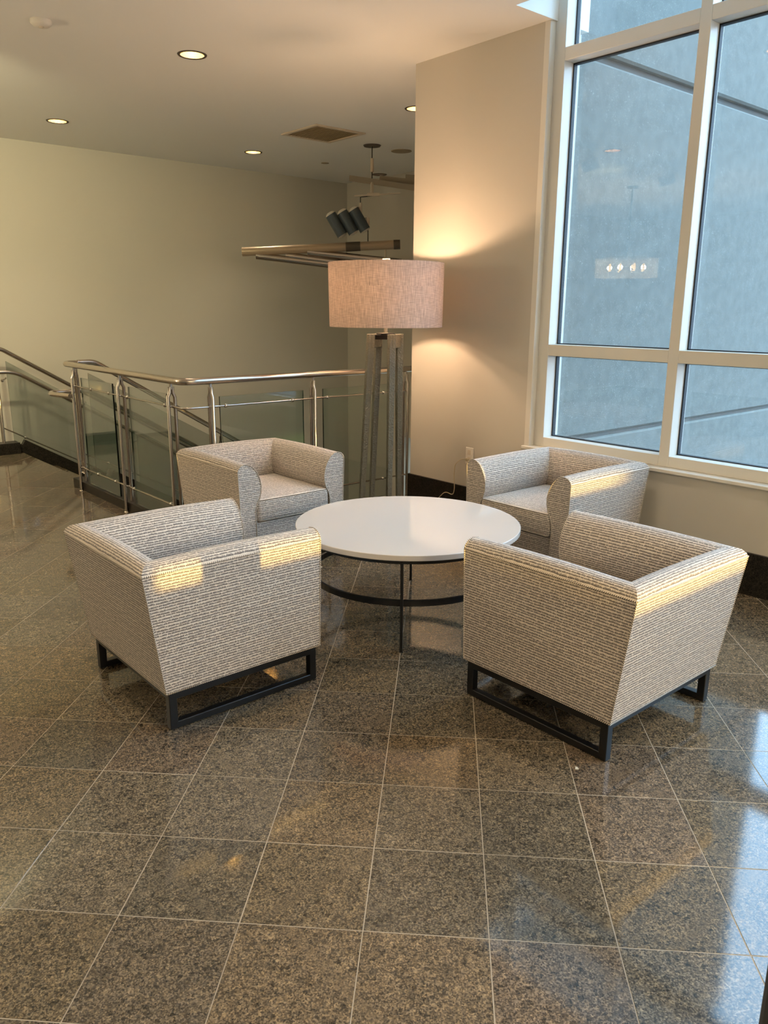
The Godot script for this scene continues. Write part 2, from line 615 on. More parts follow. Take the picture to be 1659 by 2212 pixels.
# ==================================================================== room shell
func build_shell() -> void:
	var wp: Material = mats.wall_paint
	# window wall: column part, under the window, far jamb block
	var st := begin()
	rbox(st, 3.30, 4.41, WALL_V, 4.40, -0.35, CEIL + 0.25)
	rbox(st, -3.6, 3.30, WALL_V, 4.40, -0.35, 0.575)
	struct("wall_right", st, wp, "grey-beige painted wall with the tall window beside the glowing lamp", "wall")
	st = begin()
	rbox(st, -3.6, 4.425, WALL_V - 0.016, WALL_V + 0.01, -0.01, 0.228, 0.002)
	struct("baseboard_right", st, mats.dark_granite, "dark granite baseboard along the window wall", "baseboard")
	# end of that wall towards the stair hall
	st = begin()
	rbox(st, 4.20, 4.411, 4.40, 7.2, -2.6, CEIL + 0.25)
	struct("wall_side", st, wp, "wall closing the stair hall behind the lamp column", "wall")
	st = begin()
	rbox(st, 8.95, 9.15, -5.7, 10.2, -3.0, CEIL + 0.3)
	struct("wall_back", st, wp, "long plain beige wall behind the staircase", "wall")
	st = begin()
	rbox(st, 4.40, 9.0, 7.0, 7.2, -0.2, CEIL + 0.3)
	rbox(st, 7.76, 9.0, 7.0, 7.2, -2.6, -0.2)
	struct("wall_stair_end", st, wp, "dark end wall of the stair hall behind the hanging fixture", "wall")
	st = begin()
	rbox(st, 4.38, 4.58, 2.0, 4.45, -2.6, -0.30)
	struct("wall_under_floor", st, mats.lower_wall, "pale wall under the landing edge in the stairwell", "wall")
	st = begin()
	rbox(st, 4.58, 8.95, 2.20, 2.36, -2.6, -0.30)
	struct("wall_under_landing", st, mats.lower_wall, "pale wall under the head of the stairs", "wall")
	# lower lobby seen under the end wall
	st = begin()
	rbox(st, 4.2, 9.0, 9.9, 10.1, -2.6, -0.1)
	struct("wall_lower", st, mats.lower_wall, "pale wall of the lower lobby seen through the gap by the last rail post", "wall")
	st = begin()
	rbox(st, 4.2, 4.4, 7.2, 9.9, -2.6, -0.1)
	struct("wall_lower_side", st, mats.lower_wall, "pale side wall of the lower lobby", "wall")
	st = begin()
	rbox(st, 4.2, 9.0, 7.2, 9.9, -0.2, -0.1)
	struct("ceiling_lower", st, mats.lower_wall, "pale ceiling of the lower lobby", "ceiling")
	st = begin()
	rbox(st, 4.2, 9.0, 2.0, 10.1, -2.75, -2.55)
	struct("floor_lower", st, mats.lower_wall, "pale lower lobby floor under the stairs", "floor")
	# unseen sides of the lobby; the low slit is shaped for the sun patches
	st = begin()
	rbox(st, -3.8, -3.6, -5.7, 0.86, -0.3, CEIL + 0.2)
	rbox(st, -3.8, -3.6, 3.98, 4.4, -0.3, 4.7)
	rbox(st, -3.8, -3.6, 0.86, 3.98, -0.3, 0.58)
	rbox(st, -3.8, -3.6, 0.86, 3.98, 0.656, CEIL + 0.2)
	struct("wall_front", st, wp, "unseen lobby wall behind the viewer, with a slit shaped to let a band of sun in", "wall")
	st = begin()
	rbox(st, -3.8, 9.1, -5.7, -5.5, -0.3, CEIL + 0.3)
	struct("wall_left", st, wp, "lobby wall left of the picture", "wall")
	# ceiling with round holes for the cans, and the raised pocket along the window
	var cs := CSGCombiner3D.new()
	cs.name = numbered("ceiling")
	for b in [[-3.7, 9.0, -5.6, 3.73], [3.25, 4.42, 3.70, 4.40], [4.40, 9.0, 3.70, 7.1]]:
		var cb := CSGBox3D.new()
		cb.name = child_name(cs, "slab")
		cb.size = Vector3(b[3] - b[2], 0.22, b[1] - b[0])
		cb.position = R((b[0] + b[1]) / 2, (b[2] + b[3]) / 2, CEIL + 0.11)
		cs.add_child(cb)
	for p in can_spots():
		var cy := CSGCylinder3D.new()
		cy.name = child_name(cs, "hole")
		cy.operation = CSGShape3D.OPERATION_SUBTRACTION
		cy.radius = 0.083
		cy.height = 0.5
		cy.sides = 32
		cy.position = R(p[0], p[1], CEIL)
		cs.add_child(cy)
	cs.material_override = mats.ceiling_paint
	cs.set_meta("kind", "structure")
	tag(cs, "plain white ceiling warmed by the lamps", "ceiling")
	add_child(cs)
	st = begin()
	rbox(st, -3.7, 3.25, 3.60, 3.73, CEIL + 0.005, 4.7)
	rbox(st, -3.7, 3.40, 3.60, 4.40, 4.7, 4.8)
	rbox(st, 3.25, 3.40, 3.60, 4.10, CEIL + 0.22, 4.75)
	struct("ceiling_pocket", st, mats.ceiling_paint, "white raised recess in the ceiling along the tall window", "ceiling")

func can_spots() -> Array:
	return [[5.25, 2.81], [7.83, 2.81], [7.90, 4.90], [5.32, 4.90], [8.09, 6.84], [5.25, 0.75], [7.83, 0.75], [2.63, 2.81], [2.63, 0.75], [0.0, 0.75], [0.0, 2.81]]  # the last six are out of view, set to light floor and chairs

# ==================================================================== floor of granite tiles laid at 45 degrees
func build_floor() -> void:
	var fl := Node3D.new()
	fl.name = numbered("floor")
	fl.set_meta("kind", "structure")
	tag(fl, "polished speckled granite tile floor laid on the diagonal", "floor")
	add_child(fl)
	var st := begin()
	rbox(st, -3.7, 9.0, -5.6, 2.40, -0.30, -0.0008)
	rbox(st, -3.7, 4.58, 2.40, WALL_V, -0.30, -0.0008)
	part("grout_bed", st, mats.grout, fl)
	var region := PackedVector2Array([Vector2(-3.6, -5.5), Vector2(8.95, -5.5), Vector2(8.95, 2.40), Vector2(6.62, 2.40), Vector2(6.62, 2.238), Vector2(4.58, 2.238), Vector2(4.58, WALL_V - 0.018), Vector2(-3.6, WALL_V - 0.018)])
	var cam: Camera3D = get_node("camera")
	var inv := cam.transform.affine_inverse()
	var ty := 1106.0 / 1701.2
	var shown := []
	var rest := []
	var s := TILE * 0.7071068
	for c in range(-40, 40):
		for r in range(-40, 40):
			var ctr := Vector2(2.53514 - s * (c + r + 1), 1.00734 + s * (c - r))
			if ctr.x < -4.2 or ctr.x > 9.6 or ctr.y < -6 or ctr.y > 4.5:
				continue
			var p := inv * R(ctr.x, ctr.y, 0.0)
			var seen := false
			if p.z < -0.3:
				seen = absf(p.x / -p.z) < ty * 0.75 + 0.12 and absf(p.y / -p.z) < ty + 0.14
			if seen:
				shown.append([p.length(), ctr])
			else:
				rest.append(ctr)
	shown.sort_custom(func(x, y): return x[0] < y[0])
	var full := {}
	var n_parts := 0
	var left := begin()
	for e in shown:
		var polys := tile_polys(e[1], region)
		for w in polys:
			if n_parts >= 292:
				tile_mesh(left, w, Vector3.ZERO)
				continue
			var st2 := begin()
			tile_mesh(st2, w, R(e[1].x, e[1].y, 0.0))
			var o := part("tile", st2, mats["granite_tile_%d" % rng.randi_range(0, 5)], fl)
			o.position = R(e[1].x, e[1].y, rng.randf_range(-0.0003, 0.0003))
			o.rotation = Vector3(rng.randf_range(-1, 1) * 0.0012, 0, rng.randf_range(-1, 1) * 0.0012)
			n_parts += 1
	for ctr in rest:
		for w in tile_polys(ctr, region):
			tile_mesh(left, w, Vector3.ZERO)
	var lo := part("far_tiles", left, mats.granite_tile_0, fl)
	lo.set_meta("kind", "stuff")

func tile_polys(ctr: Vector2, region: PackedVector2Array) -> Array:
	var h := (TILE - 0.0026) * 0.7071068
	var sq := PackedVector2Array([ctr + Vector2(h, 0), ctr + Vector2(0, h), ctr + Vector2(-h, 0), ctr + Vector2(0, -h)])
	return Geometry2D.intersect_polygons(sq, region)

func tile_mesh(st: SurfaceTool, w: PackedVector2Array, org: Vector3) -> void:
	st.set_smooth_group(-1)
	var mid := Vector2.ZERO
	for q in w:
		mid += q
	mid /= w.size()
	var ins := []
	for q in w:
		ins.append(mid + (q - mid) * (1.0 - 0.0009 / maxf(0.02, q.distance_to(mid))))
	for i in w.size():
		var j := (i + 1) % w.size()
		tri(st, [R(mid.x, mid.y, 0) - org, R(ins[i].x, ins[i].y, 0) - org, R(ins[j].x, ins[j].y, 0) - org], [mid, ins[i], ins[j]], Vector3.UP)
		var a := R(ins[i].x, ins[i].y, 0) - org
		var b := R(ins[j].x, ins[j].y, 0) - org
		var c := R(w[j].x, w[j].y, -0.0008) - org
		var d := R(w[i].x, w[i].y, -0.0008) - org
		var out := R(w[i].x + w[j].x - 2 * mid.x, w[i].y + w[j].y - 2 * mid.y, 0.5)
		quad(st, a, b, c, d, out)
		quad(st, d, c, c - Vector3(0, 0.006, 0), d - Vector3(0, 0.006, 0), Vector3(out.x, 0, out.z))

# ==================================================================== tall window
const WIN_V := 4.10
func build_window() -> void:
	var w := Node3D.new()
	w.name = numbered("window_1")
	w.set_meta("kind", "structure")
	tag(w, "tall white framed window looking on a grey outside wall", "window")
	add_child(w)
	var m: Material = mats.white_trim
	var st := begin()
	# jamb lining and sill board
	rbox(st, 3.262, 3.303, WALL_V - 0.002, 4.24, 0.596, 4.7, 0.002)
	part("jamb", st, m, w)
	st = begin()
	rbox(st, -3.6, 3.305, WALL_V - 0.03, 4.14, 0.576, 0.597, 0.003)
	part("sill", st, m, w)
	# uprights
	var ups := [[3.185, 3.262]]
	var u := 2.355
	while u > -3.6:
		ups.append([u - 0.062, u])
		u -= 1.56
	for q in ups:
		st = begin()
		rbox(st, q[0], q[1], WIN_V, 4.235, 0.597, 4.7, 0.002)
		part("upright", st, m, w)
	for i in ups.size():
		var hi: float = ups[i][0]
		var lo: float = ups[i + 1][1] if i + 1 < ups.size() else -3.6
		for q in [[0.597, 0.659], [1.180, 1.250], [2.865, 2.935], [4.60, 4.70]]:
			st = begin()
			rbox(st, lo, hi, WIN_V + 0.001, 4.234, q[0], q[1], 0.002)
			part("transom", st, m, w)
		for q in [[0.659, 1.180], [1.250, 2.865], [2.935, 4.60]]:
			st = begin()
			for f in [[lo, lo + 0.008, q[0], q[1]], [hi - 0.008, hi, q[0], q[1]], [lo, hi, q[0], q[0] + 0.006], [lo, hi, q[1] - 0.008, q[1]]]:
				rbox(st, f[0], f[1], 4.185, 4.215, f[2], f[3])
			part("gasket", st, mats.gasket, w)
			st = begin()
			rbox(st, lo + 0.004, hi - 0.004, 4.196, 4.202, q[0] + 0.004, q[1] - 0.004)
			part("pane", st, mats.window_glass, w)

# ==================================================================== what stands outside the window
func build_outside() -> void:
	var o := Node3D.new()
	o.name = numbered("wall_outside")
	o.set_meta("kind", "structure")
	tag(o, "grey precast concrete wing wall with two grooves outside the window", "wall")
	add_child(o)
	var uw := 3.55
	for q in [[-1.0, 0.50], [0.53, 3.09], [3.145, 7.5]]:
		var st := begin()
		rbox(st, uw, uw + 0.25, 4.42, 9.05, q[0], q[1], 0.016)
		part("panel", st, mats.precast_concrete, o)
	var st2 := begin()
	rbox(st2, uw + 0.03, uw + 0.2, 4.42, 9.03, 0.49, 0.55)
	rbox(st2, uw + 0.05, uw + 0.2, 4.42, 9.03, 3.08, 3.18)
	part("groove_back", st2, mats.reveal_concrete, o)
	st2 = begin()
	rbox(st2, -60, 3.7, 4.41, 60, -0.7, -0.5)
	struct("ground", st2, mats.asphalt, "paved ground outside the window", "ground")
	# unseen block beyond the frame, placed to shade the wing wall
	st2 = begin()
	rbox(st2, -36, -30, 2.75, 30, -0.6, 9.0, 0.05)
	var nb := struct("unseen_sun_block", st2, mats.precast_concrete, "unseen block out of view, placed to keep the sun off the wing wall", "unseen_sun_block")
	nb.set_meta("kind", "structure")

# ==================================================================== stairs
const TREAD := 0.28
const RISE := 0.17
func build_stairs() -> void:
	var s := thing("staircase", "granite staircase going down to the right behind the glass railing", "staircase", R(6.65, 2.42, 0))
	s.set_meta("kind", "structure")
	var base := s.position
	for i in 15:
		var st := begin()
		var v := 2.42 + TREAD * i
		var h := -RISE * (i + 1)
		rbox(st, 6.70, 8.50, v - 0.02, v + TREAD + 0.02, h - 0.05, h, 0.004)
		shift(part("tread", st, mats.granite_tile_2, s), base)
		st = begin()
		rbox(st, 6.70, 8.50, v - 0.012, v + 0.01, h, h + RISE - 0.05 if i else -0.02, 0.0)
		shift(part("riser", st, mats.granite_tile_3, s), base)
	for q in [6.66, 8.52]:
		var st := begin()
		var sl := RISE / TREAD
		var a := R(q + 0.03, 2.36, 0.0)
		var b := R(q + 0.03, 2.36 + 4.4, -4.4 * sl)
		bar(st, a, b, 0.30, 0.06, Vector3.UP, 0.003)
		shift(part("stringer", st, mats.dark_granite, s), base)

func shift(o: Node3D, base: Vector3) -> void:
	o.position -= base

# ==================================================================== railings
func post(st: SurfaceTool, foot: Vector3, top: float, across: Vector3, low := 0.0, sep := 0.023) -> void:
	for sg in [-1.0, 1.0]:
		var b: Vector3 = foot + across * sep * float(sg)
		var pts := [b + Vector3(0, low, 0), b + Vector3(0, top - 0.085, 0), foot + across * 0.010 * sg + Vector3(0, top - 0.058, 0), foot + across * 0.010 * sg + Vector3(0, top - 0.02, 0)]
		tube(st, pts, 0.0115, 12)
		lathe(st, [Vector2(0.0, 0.006), Vector2(0.018, 0.006), Vector2(0.020, 0.0)], b + Vector3(0, low, 0), 16)
	box(st, foot + Vector3(0, top - 0.015, 0), Vector3(0.018, 0.05, 0.018), 0.004)
	for q in [0.85, 0.19]:
		tube(st, [foot - across * sep + Vector3(0, q, 0), foot + across * sep + Vector3(0, q, 0)], 0.007, 8)

func rod_run(owner_: Node3D, a: Vector3, b: Vector3, clamps: Array) -> void:
	var st := begin()
	tube(st, [a, b], 0.0068, 10)
	var rod := part("rod", st, mats.steel, owner_)
	for t in clamps:
		var s2 := begin()
		var c := a.lerp(b, t)
		ball(s2, c, 0.0145)
		part("clamp", s2, mats.steel_bright, rod)

func glass_panel(owner_: Node3D, a: Vector3, b: Vector3, low: float, high: float, thick := 0.012) -> void:
	# a and b are the lower ends on the centre line; low and high are heights above them
	var d := (b - a)
	var n := Vector3(d.z, 0, -d.x).normalized() * thick * 0.5
	var st := begin()
	var up0 := Vector3(0, low, 0)
	var up1 := Vector3(0, high, 0)
	for sg in [-1.0, 1.0]:
		quad(st, a + up0 + n * sg, b + up0 + n * sg, b + up1 + n * sg, a + up1 + n * sg, n * sg)
	var g := part("glass_panel", st, mats.rail_glass, owner_)
	st = begin()
	quad(st, a + up1 - n, a + up1 + n, b + up1 + n, b + up1 - n, Vector3.UP)
	quad(st, a + up0 - n, a + up0 + n, b + up0 + n, b + up0 - n, Vector3.DOWN)
	quad(st, a + up0 - n, a + up0 + n, a + up1 + n, a + up1 - n, -d)
	quad(st, b + up0 - n, b + up0 + n, b + up1 + n, b + up1 - n, d)
	part("glass_edge", st, mats.glass_edge, g)

const RV := 2.25
const RU := 4.535
const RH := 1.015
func build_railings() -> void:
	var steel: Material = mats.steel
	# ---- guard round the landing
	var g := thing("landing_railing", "stainless steel and glass railing round the landing corner and down the near stairs", "railing")
	var st := begin()
	var pts := round_path([R(RU, WALL_V + 0.12, RH), R(RU, RV, RH), R(6.60, RV, RH), R(6.62, 2.36, RH)], 0.10, 8)
	tube(st, pts, 0.0225, 20)
	part("handrail", st, steel, g)
	for p in [[4.70, RV, 0], [5.50, RV, 0], [6.40, RV, 0], [RU, 2.44, 1], [RU, 3.235, 1], [RU, 4.112, 1]]:
		st = begin()
		post(st, R(p[0], p[1], 0.0), RH - 0.02, Vector3(1, 0, 0) if p[2] == 0 else Vector3(0, 0, 1))
		part("post", st, steel, g)
	for q in [0.85, 0.19]:
		var c := 0.5
		rod_run(g, R(4.70, RV, q), R(5.50, RV, q), [0.12, 0.86])
		rod_run(g, R(5.50, RV, q), R(6.40, RV, q), [0.24, 0.62])
		rod_run(g, R(RU, 2.44, q), R(RU, 3.235, q), [0.13, 0.78])
		rod_run(g, R(RU, 3.235, q), R(RU, 4.112, q), [0.14, 0.74])
		st = begin()
		tube(st, round_path([R(4.70, RV, q), R(RU, RV, q), R(RU, 2.44, q)], 0.05, 5), 0.0068, 10)
		part("rod", st, steel, g)
	for q in [[4.76, 5.36], [5.64, 6.26]]:
		glass_panel(g, R(q[0], RV, 0), R(q[1], RV, 0), 0.085, 0.925)
	for q in [[2.50, 3.15], [3.32, 3.95]]:
		glass_panel(g, R(RU, q[0], 0), R(RU, q[1], 0), 0.05, 0.912)
	# ---- dark granite kerb under the guard, at the edge of the floor
	st = begin()
	rbox(st, 4.58, 6.62, 2.240, 2.48, -0.32, 0.07, 0.003)
	struct("trim_1", st, mats.dark_granite, "dark granite kerb at the landing edge under the glass railing", "kerb")
	st = begin()
	rbox(st, 4.585, 4.61, 2.40, 4.05, -0.32, 0.0, 0.002)
	struct("trim_2", st, mats.white_trim, "pale edge of the floor beside the stairwell", "trim")
	# ---- the two stair guards
	stair_guard(6.62, 2.50, 1.02, 0, g)
	stair_guard(8.56, 2.30, 1.055, 1, thing("stair_railing", "stair railing on the far side, close to the beige back wall", "railing"))

func stair_guard(u: float, v0: float, top: float, far: int, g: Node3D) -> void:
	var sl := RISE / TREAD
	var steel: Material = mats.steel
	var run := 4.1
	var start := R(u, v0 - (0.14 if far == 0 else 0.9), top)
	var st := begin()
	tube(st, round_path([start, R(u, v0, top), R(u, v0 + run, top - run * sl)], 0.05, 6), 0.0215, 16)
	part("top_rail", st, steel, g)
	# lower handrail on the stair side
	st = begin()
	var hu := u + 0.13 if far == 0 else u - 0.13
	var hh := 0.775 if far == 0 else 0.83
	var path := [R(hu, v0, hh), R(hu, v0 + run, hh - run * sl)]
	if far == 0:
		path = [R(u - 0.23, 2.20, hh), R(u + 0.02, 2.13, hh), R(hu, 2.17, hh), R(hu, 2.32, hh)] + [R(hu, v0 - 0.02, hh), R(hu, v0 + run, hh - run * sl)]
	else:
		path = [R(u - 0.02, v0 - 0.5, hh - 0.02), R(hu, v0 - 0.45, hh), R(hu, v0 + 0.08, hh)] + [R(hu, v0 + run, hh - (run - 0.08) * sl)]
	tube(st, round_path(path, 0.10, 6), 0.019, 14)
	part("lower_handrail", st, steel, g)
	# posts, rods, panes
	var spots := [-0.16, 1.15, 2.45, 3.75] if far == 0 else [-0.06, 1.25, 2.55, 3.85]
	for k in spots.size():
		var t: float = spots[k]
		var drop := maxf(0.0, t) * sl
		st = begin()
		post(st, R(u, v0 + t, -drop), top - 0.02, Vector3(0, 0, 1), 0.10)
		part("post", st, steel, g)
		st = begin()
		tube(st, [R(u, v0 + t + 0.05, hh - drop - 0.09), R(hu, v0 + t + 0.05, hh - drop - 0.06), R(hu, v0 + t + 0.05, hh - drop - 0.02 - 0.05 * sl)], 0.007, 8)
		ball(st, R(u, v0 + t + 0.05, hh - drop - 0.09), 0.018)
		part("bracket", st, mats.steel_bright, g)
		if k + 1 < spots.size():
			var t2: float = spots[k + 1]
			var drop2 := maxf(0.0, t2) * sl
			for q in [0.27]:
				rod_run(g, R(u, v0 + t, q - drop), R(u, v0 + t2, q - drop2), [0.16, 0.84])
			glass_panel(g, R(u, v0 + t + 0.10, -drop - 0.10 * sl * (1.0 if t > 0 else 0.0)), R(u, v0 + t2 - 0.10, -drop2 + 0.10 * sl), 0.12, 0.93)
	# kerb that carries it
	st = begin()
	if far == 1:
		rbox(st, u - 0.09, u + 0.06, v0 - 1.4, v0 + 0.07, -0.02, 0.115, 0.003)
	bar(st, R(u, v0 + 0.05, 0.072), R(u, v0 + run, 0.072 - (run - 0.05) * sl), 0.07, 0.11, Vector3.UP, 0.003)
	part("kerb", st, mats.dark_granite, g)

# ==================================================================== armchairs
# Local axes: x to the sitter's left-right, z to the front, y up. Cross-section of arm and back: (distance in from the outer face, height).
const SECT := [Vector2(0.0, 0.150), Vector2(0.0, 0.37), Vector2(0.0, 0.598), Vector2(0.006, 0.612), Vector2(0.022, 0.627), Vector2(0.045, 0.634), Vector2(0.072, 0.630), Vector2(0.098, 0.612), Vector2(0.120, 0.582), Vector2(0.136, 0.545), Vector2(0.143, 0.505), Vector2(0.140, 0.468), Vector2(0.128, 0.432), Vector2(0.110, 0.402), Vector2(0.100, 0.372), Vector2(0.097, 0.340), Vector2(0.097, 0.150)]
const CH_W := 0.355
const CH_F := 0.335
const CH_B := -0.325

func back_z(y: float) -> float:
	return CH_B - (y - 0.15) * 0.145

func side_x(y: float) -> float:
	return CH_W - 0.006 + (y - 0.15) * 0.032

func arm_point(k: int, t: float, sg: float) -> Vector3:
	var s: Vector2 = SECT[k]
	var zb := back_z(s.y) + s.x
	var bulge := 0.0
	if k >= 3 and k <= 8:
		bulge = 0.006 * sin(PI * t)
	return Vector3(sg * (side_x(s.y) - s.x), s.y + bulge, lerpf(CH_F, zb, t))

func back_point(k: int, t: float) -> Vector3:
	var s: Vector2 = SECT[k]
	var x := side_x(s.y) - s.x
	var bulge := 0.0
	if k >= 3 and k <= 8:
		bulge = 0.006 * sin(PI * t)
	return Vector3(lerpf(-x, x, t), s.y + bulge, back_z(s.y) + s.x)

func arc(k: int) -> float:
	var l := 0.0
	for i in k:
		l += SECT[i].distance_to(SECT[i + 1])
	return l

# Texture height along the section: up the outside, and down again past the crest.
func cloth_v(k: int) -> float:
	var crest := arc(5)
	var l := arc(k)
	return -l if k <= 5 else -crest + (l - crest)

func build_arm(sg: float) -> SurfaceTool:
	var st := begin()
	var n := 8
	st.set_smooth_group(1)
	for k in SECT.size() - 1:
		st.set_smooth_group(1 if k >= 2 else 2)
		for i in n:
			var t0 := float(i) / n
			var t1 := float(i + 1) / n
			var a := arm_point(k, t0, sg)
			var b := arm_point(k, t1, sg)
			var c := arm_point(k + 1, t1, sg)
			var d := arm_point(k + 1, t0, sg)
			var dn: Vector2 = SECT[k + 1] - SECT[k]
			var o := Vector2(-dn.y, dn.x)
			quad(st, a, b, c, d, Vector3(-sg * o.x, o.y, 0), Vector2(a.z + 0.11 * sg, cloth_v(k)), Vector2(b.z + 0.11 * sg, cloth_v(k)), Vector2(c.z + 0.11 * sg, cloth_v(k + 1)), Vector2(d.z + 0.11 * sg, cloth_v(k + 1)))
	# front panel
	st.set_smooth_group(-1)
	var poly := PackedVector2Array()
	for s in SECT:
		poly.append(Vector2(side_x(s.y) - s.x, s.y))
	var idx := Geometry2D.triangulate_polygon(poly)
	for i in range(0, idx.size(), 3):
		var p := []
		var t := []
		for j in 3:
			var q: Vector2 = poly[idx[i + j]]
			p.append(Vector3(sg * q.x, q.y, CH_F))
			t.append(Vector2(sg * q.x, -q.y))
		tri(st, p, t, Vector3(0, 0, 1))
	return st

func build_back() -> SurfaceTool:
	var st := begin()
	var n := 8
	for k in SECT.size() - 1:
		st.set_smooth_group(1 if k >= 2 else 2)
		for i in n:
			var t0 := float(i) / n
			var t1 := float(i + 1) / n
			var a := back_point(k, t0)
			var b := back_point(k, t1)
			var c := back_point(k + 1, t1)
			var d := back_point(k + 1, t0)
			var dn: Vector2 = SECT[k + 1] - SECT[k]
			var o := Vector2(-dn.y, dn.x)
			quad(st, a, b, c, d, Vector3(0, o.y, o.x), Vector2(a.x, cloth_v(k)), Vector2(b.x, cloth_v(k)), Vector2(c.x, cloth_v(k + 1)), Vector2(d.x, cloth_v(k + 1)))
	return st

# Soft box with rounded edges and a crowned top.
func cushion(st: SurfaceTool, c: Vector3, s: Vector3, r: float, crown: float) -> void:
	st.set_smooth_group(1)
	var nx := 14
	var ring := []
	var h := s * 0.5
	var prof := []
	for i in 5:
		var t := PI / 2 * i / 4.0
		prof.append(Vector2(r * (1 - sin(t)), h.y - r + r * sin(t)))   # unused inset, height (upper edge)
	var loops := []
	var ins := [[r * 0.6, -h.y], [r * 0.15, -h.y + r * 0.4], [0.0, -h.y + r], [0.0, 0.0], [0.0, h.y - r], [r * 0.12, h.y - r * 0.45], [r * 0.45, h.y - r * 0.1], [r * 1.0, h.y], [r * 2.6, h.y + crown * 0.6], [r * 5.0, h.y + crown]]
	for q in ins:
		loops.append(rect_loop(h.x - q[0], h.z - q[0], maxf(0.004, 0.03 - q[0]), q[1]))
	var n: int = loops[0].size()
	var run := 0.0
	for k in loops.size() - 1:
		var step: float = loops[k][0].distance_to(loops[k + 1][0])
		for i in n:
			var j := (i + 1) % n
			var a: Vector3 = loops[k][i]
			var b: Vector3 = loops[k][j]
			var cc: Vector3 = loops[k + 1][j]
			var d: Vector3 = loops[k + 1][i]
			var o := (a + b + cc + d) * 0.25
			var out := Vector3(o.x / h.x, 0, o.z / h.z) if k < 4 else Vector3(o.x * 0.5, 1.0, o.z * 0.5)
			var t := []
			for p in [a, b, cc, d]:
				if k >= 6:
					t.append(Vector2(p.x, p.z))
				elif absf(o.z) / h.z > absf(o.x) / h.x:
					t.append(Vector2(p.x, -p.y))
				else:
					t.append(Vector2(p.z, -p.y))
			quad(st, c + a, c + b, c + cc, c + d, out, t[0], t[1], t[2], t[3])
	var last: Array = loops[-1]
	var mid := Vector3(0, h.y + crown * 1.05, 0)
	for i in n:
		var a: Vector3 = last[i]
		var b: Vector3 = last[(i + 1) % n]
		tri(st, [c + mid, c + a, c + b], [Vector2(mid.x, mid.z), Vector2(a.x, a.z), Vector2(b.x, b.z)], Vector3.UP)

func rect_loop(hx: float, hz: float, r: float, y: float) -> Array:
	var out := []
	for q in [[1, 1, 0], [-1, 1, 1], [-1, -1, 2], [1, -1, 3]]:
		for i in 4:
			var an: float = PI / 2 * (q[2] + i / 3.0)
			out.append(Vector3(q[0] * (hx - r) + r * cos(an), y, q[1] * (hz - r) + r * sin(an)))
	return out

func make_chair() -> Node3D:
	var t := thing("armchair", "", "armchair")
	var fab: Material = mats.woven_fabric
	var welt: Material = mats.fabric_welt
	for sg in [-1.0, 1.0]:
		var am := part("arm", build_arm(sg), fab, t)
		var st := begin()
		# welt round the front panel and along the outer top seam
		var loop := []
		for k in range(1, SECT.size()):
			loop.append(arm_point(k, 0.0, sg) + Vector3(0, 0, 0.001))
		loop.insert(0, arm_point(0, 0.0, sg))
		tube(st, loop, 0.0026, 6, true)
		var seam := []
		for i in 9:
			seam.append(arm_point(2, i / 8.0, sg) + Vector3(sg * 0.001, 0.002, 0))
		tube(st, seam, 0.0026, 6, true)
		part("welt", st, welt, am)
	var bk := part("back", build_back(), fab, t)
	var st := begin()
	var seam := []
	for i in 9:
		seam.append(back_point(2, i / 8.0) + Vector3(0, 0.002, -0.001))
	tube(st, seam, 0.0026, 6, true)
	for sg in [0.0, 1.0]:
		tube(st, [back_point(0, sg), back_point(2, sg)], 0.0022, 6, true)
	part("welt", st, welt, bk)
	# seat box under the cushion, and the front rail panel
	st = begin()
	box(st, Vector3(0, 0.222, 0.03), Vector3(0.515, 0.145, 0.585), 0.008)
	part("seat_base", st, fab, t)
	st = begin()
	cushion(st, Vector3(0, 0.362, 0.045), Vector3(0.508, 0.128, 0.588), 0.022, 0.012)
	var cu := part("seat_cushion", st, fab, t)
	st = begin()
	for y in [0.303, 0.420]:
		tube(st, [Vector3(-0.225, y, 0.30), Vector3(-0.245, y, 0.322), Vector3(-0.225, y, 0.3385), Vector3(0.225, y, 0.3385), Vector3(0.245, y, 0.322), Vector3(0.225, y, 0.30)], 0.0026, 6, true)
	part("welt", st, welt, cu)
	# welt round the bottom
	st = begin()
	var x := side_x(0.15) - 0.001
	tube(st, [Vector3(-x, 0.150, CH_F), Vector3(x, 0.150, CH_F), Vector3(x, 0.150, CH_B), Vector3(-x, 0.150, CH_B)], 0.0036, 6, false, true)
	part("base_welt", st, welt, t)
	# black steel sled base
	var bm: Material = mats.black_metal
	for sg in [-1.0, 1.0]:
		st = begin()
		var bx: float = sg * (CH_W - 0.031)
		var z0 := CH_B + 0.012
		var z1 := CH_F - 0.012
		box(st, Vector3(bx, 0.132, (z0 + z1) / 2), Vector3(0.03, 0.03, z1 - z0), 0.002)
		box(st, Vector3(bx, 0.016, (z0 + z1) / 2), Vector3(0.03, 0.026, z1 - z0), 0.002)
		for z in [z0 + 0.015, z1 - 0.015]:
			box(st, Vector3(bx, 0.074, z), Vector3(0.0304, 0.117, 0.0304), 0.002)
			box(st, Vector3(bx, 0.002, z), Vector3(0.022, 0.004, 0.022), 0.001)
		part("side_frame", st, bm, t)
	for z in [CH_B + 0.027, CH_F - 0.027]:
		st = begin()
		box(st, Vector3(0, 0.132, z), Vector3(0.63, 0.03, 0.03), 0.002)
		part("cross_bar", st, bm, t)
	return t

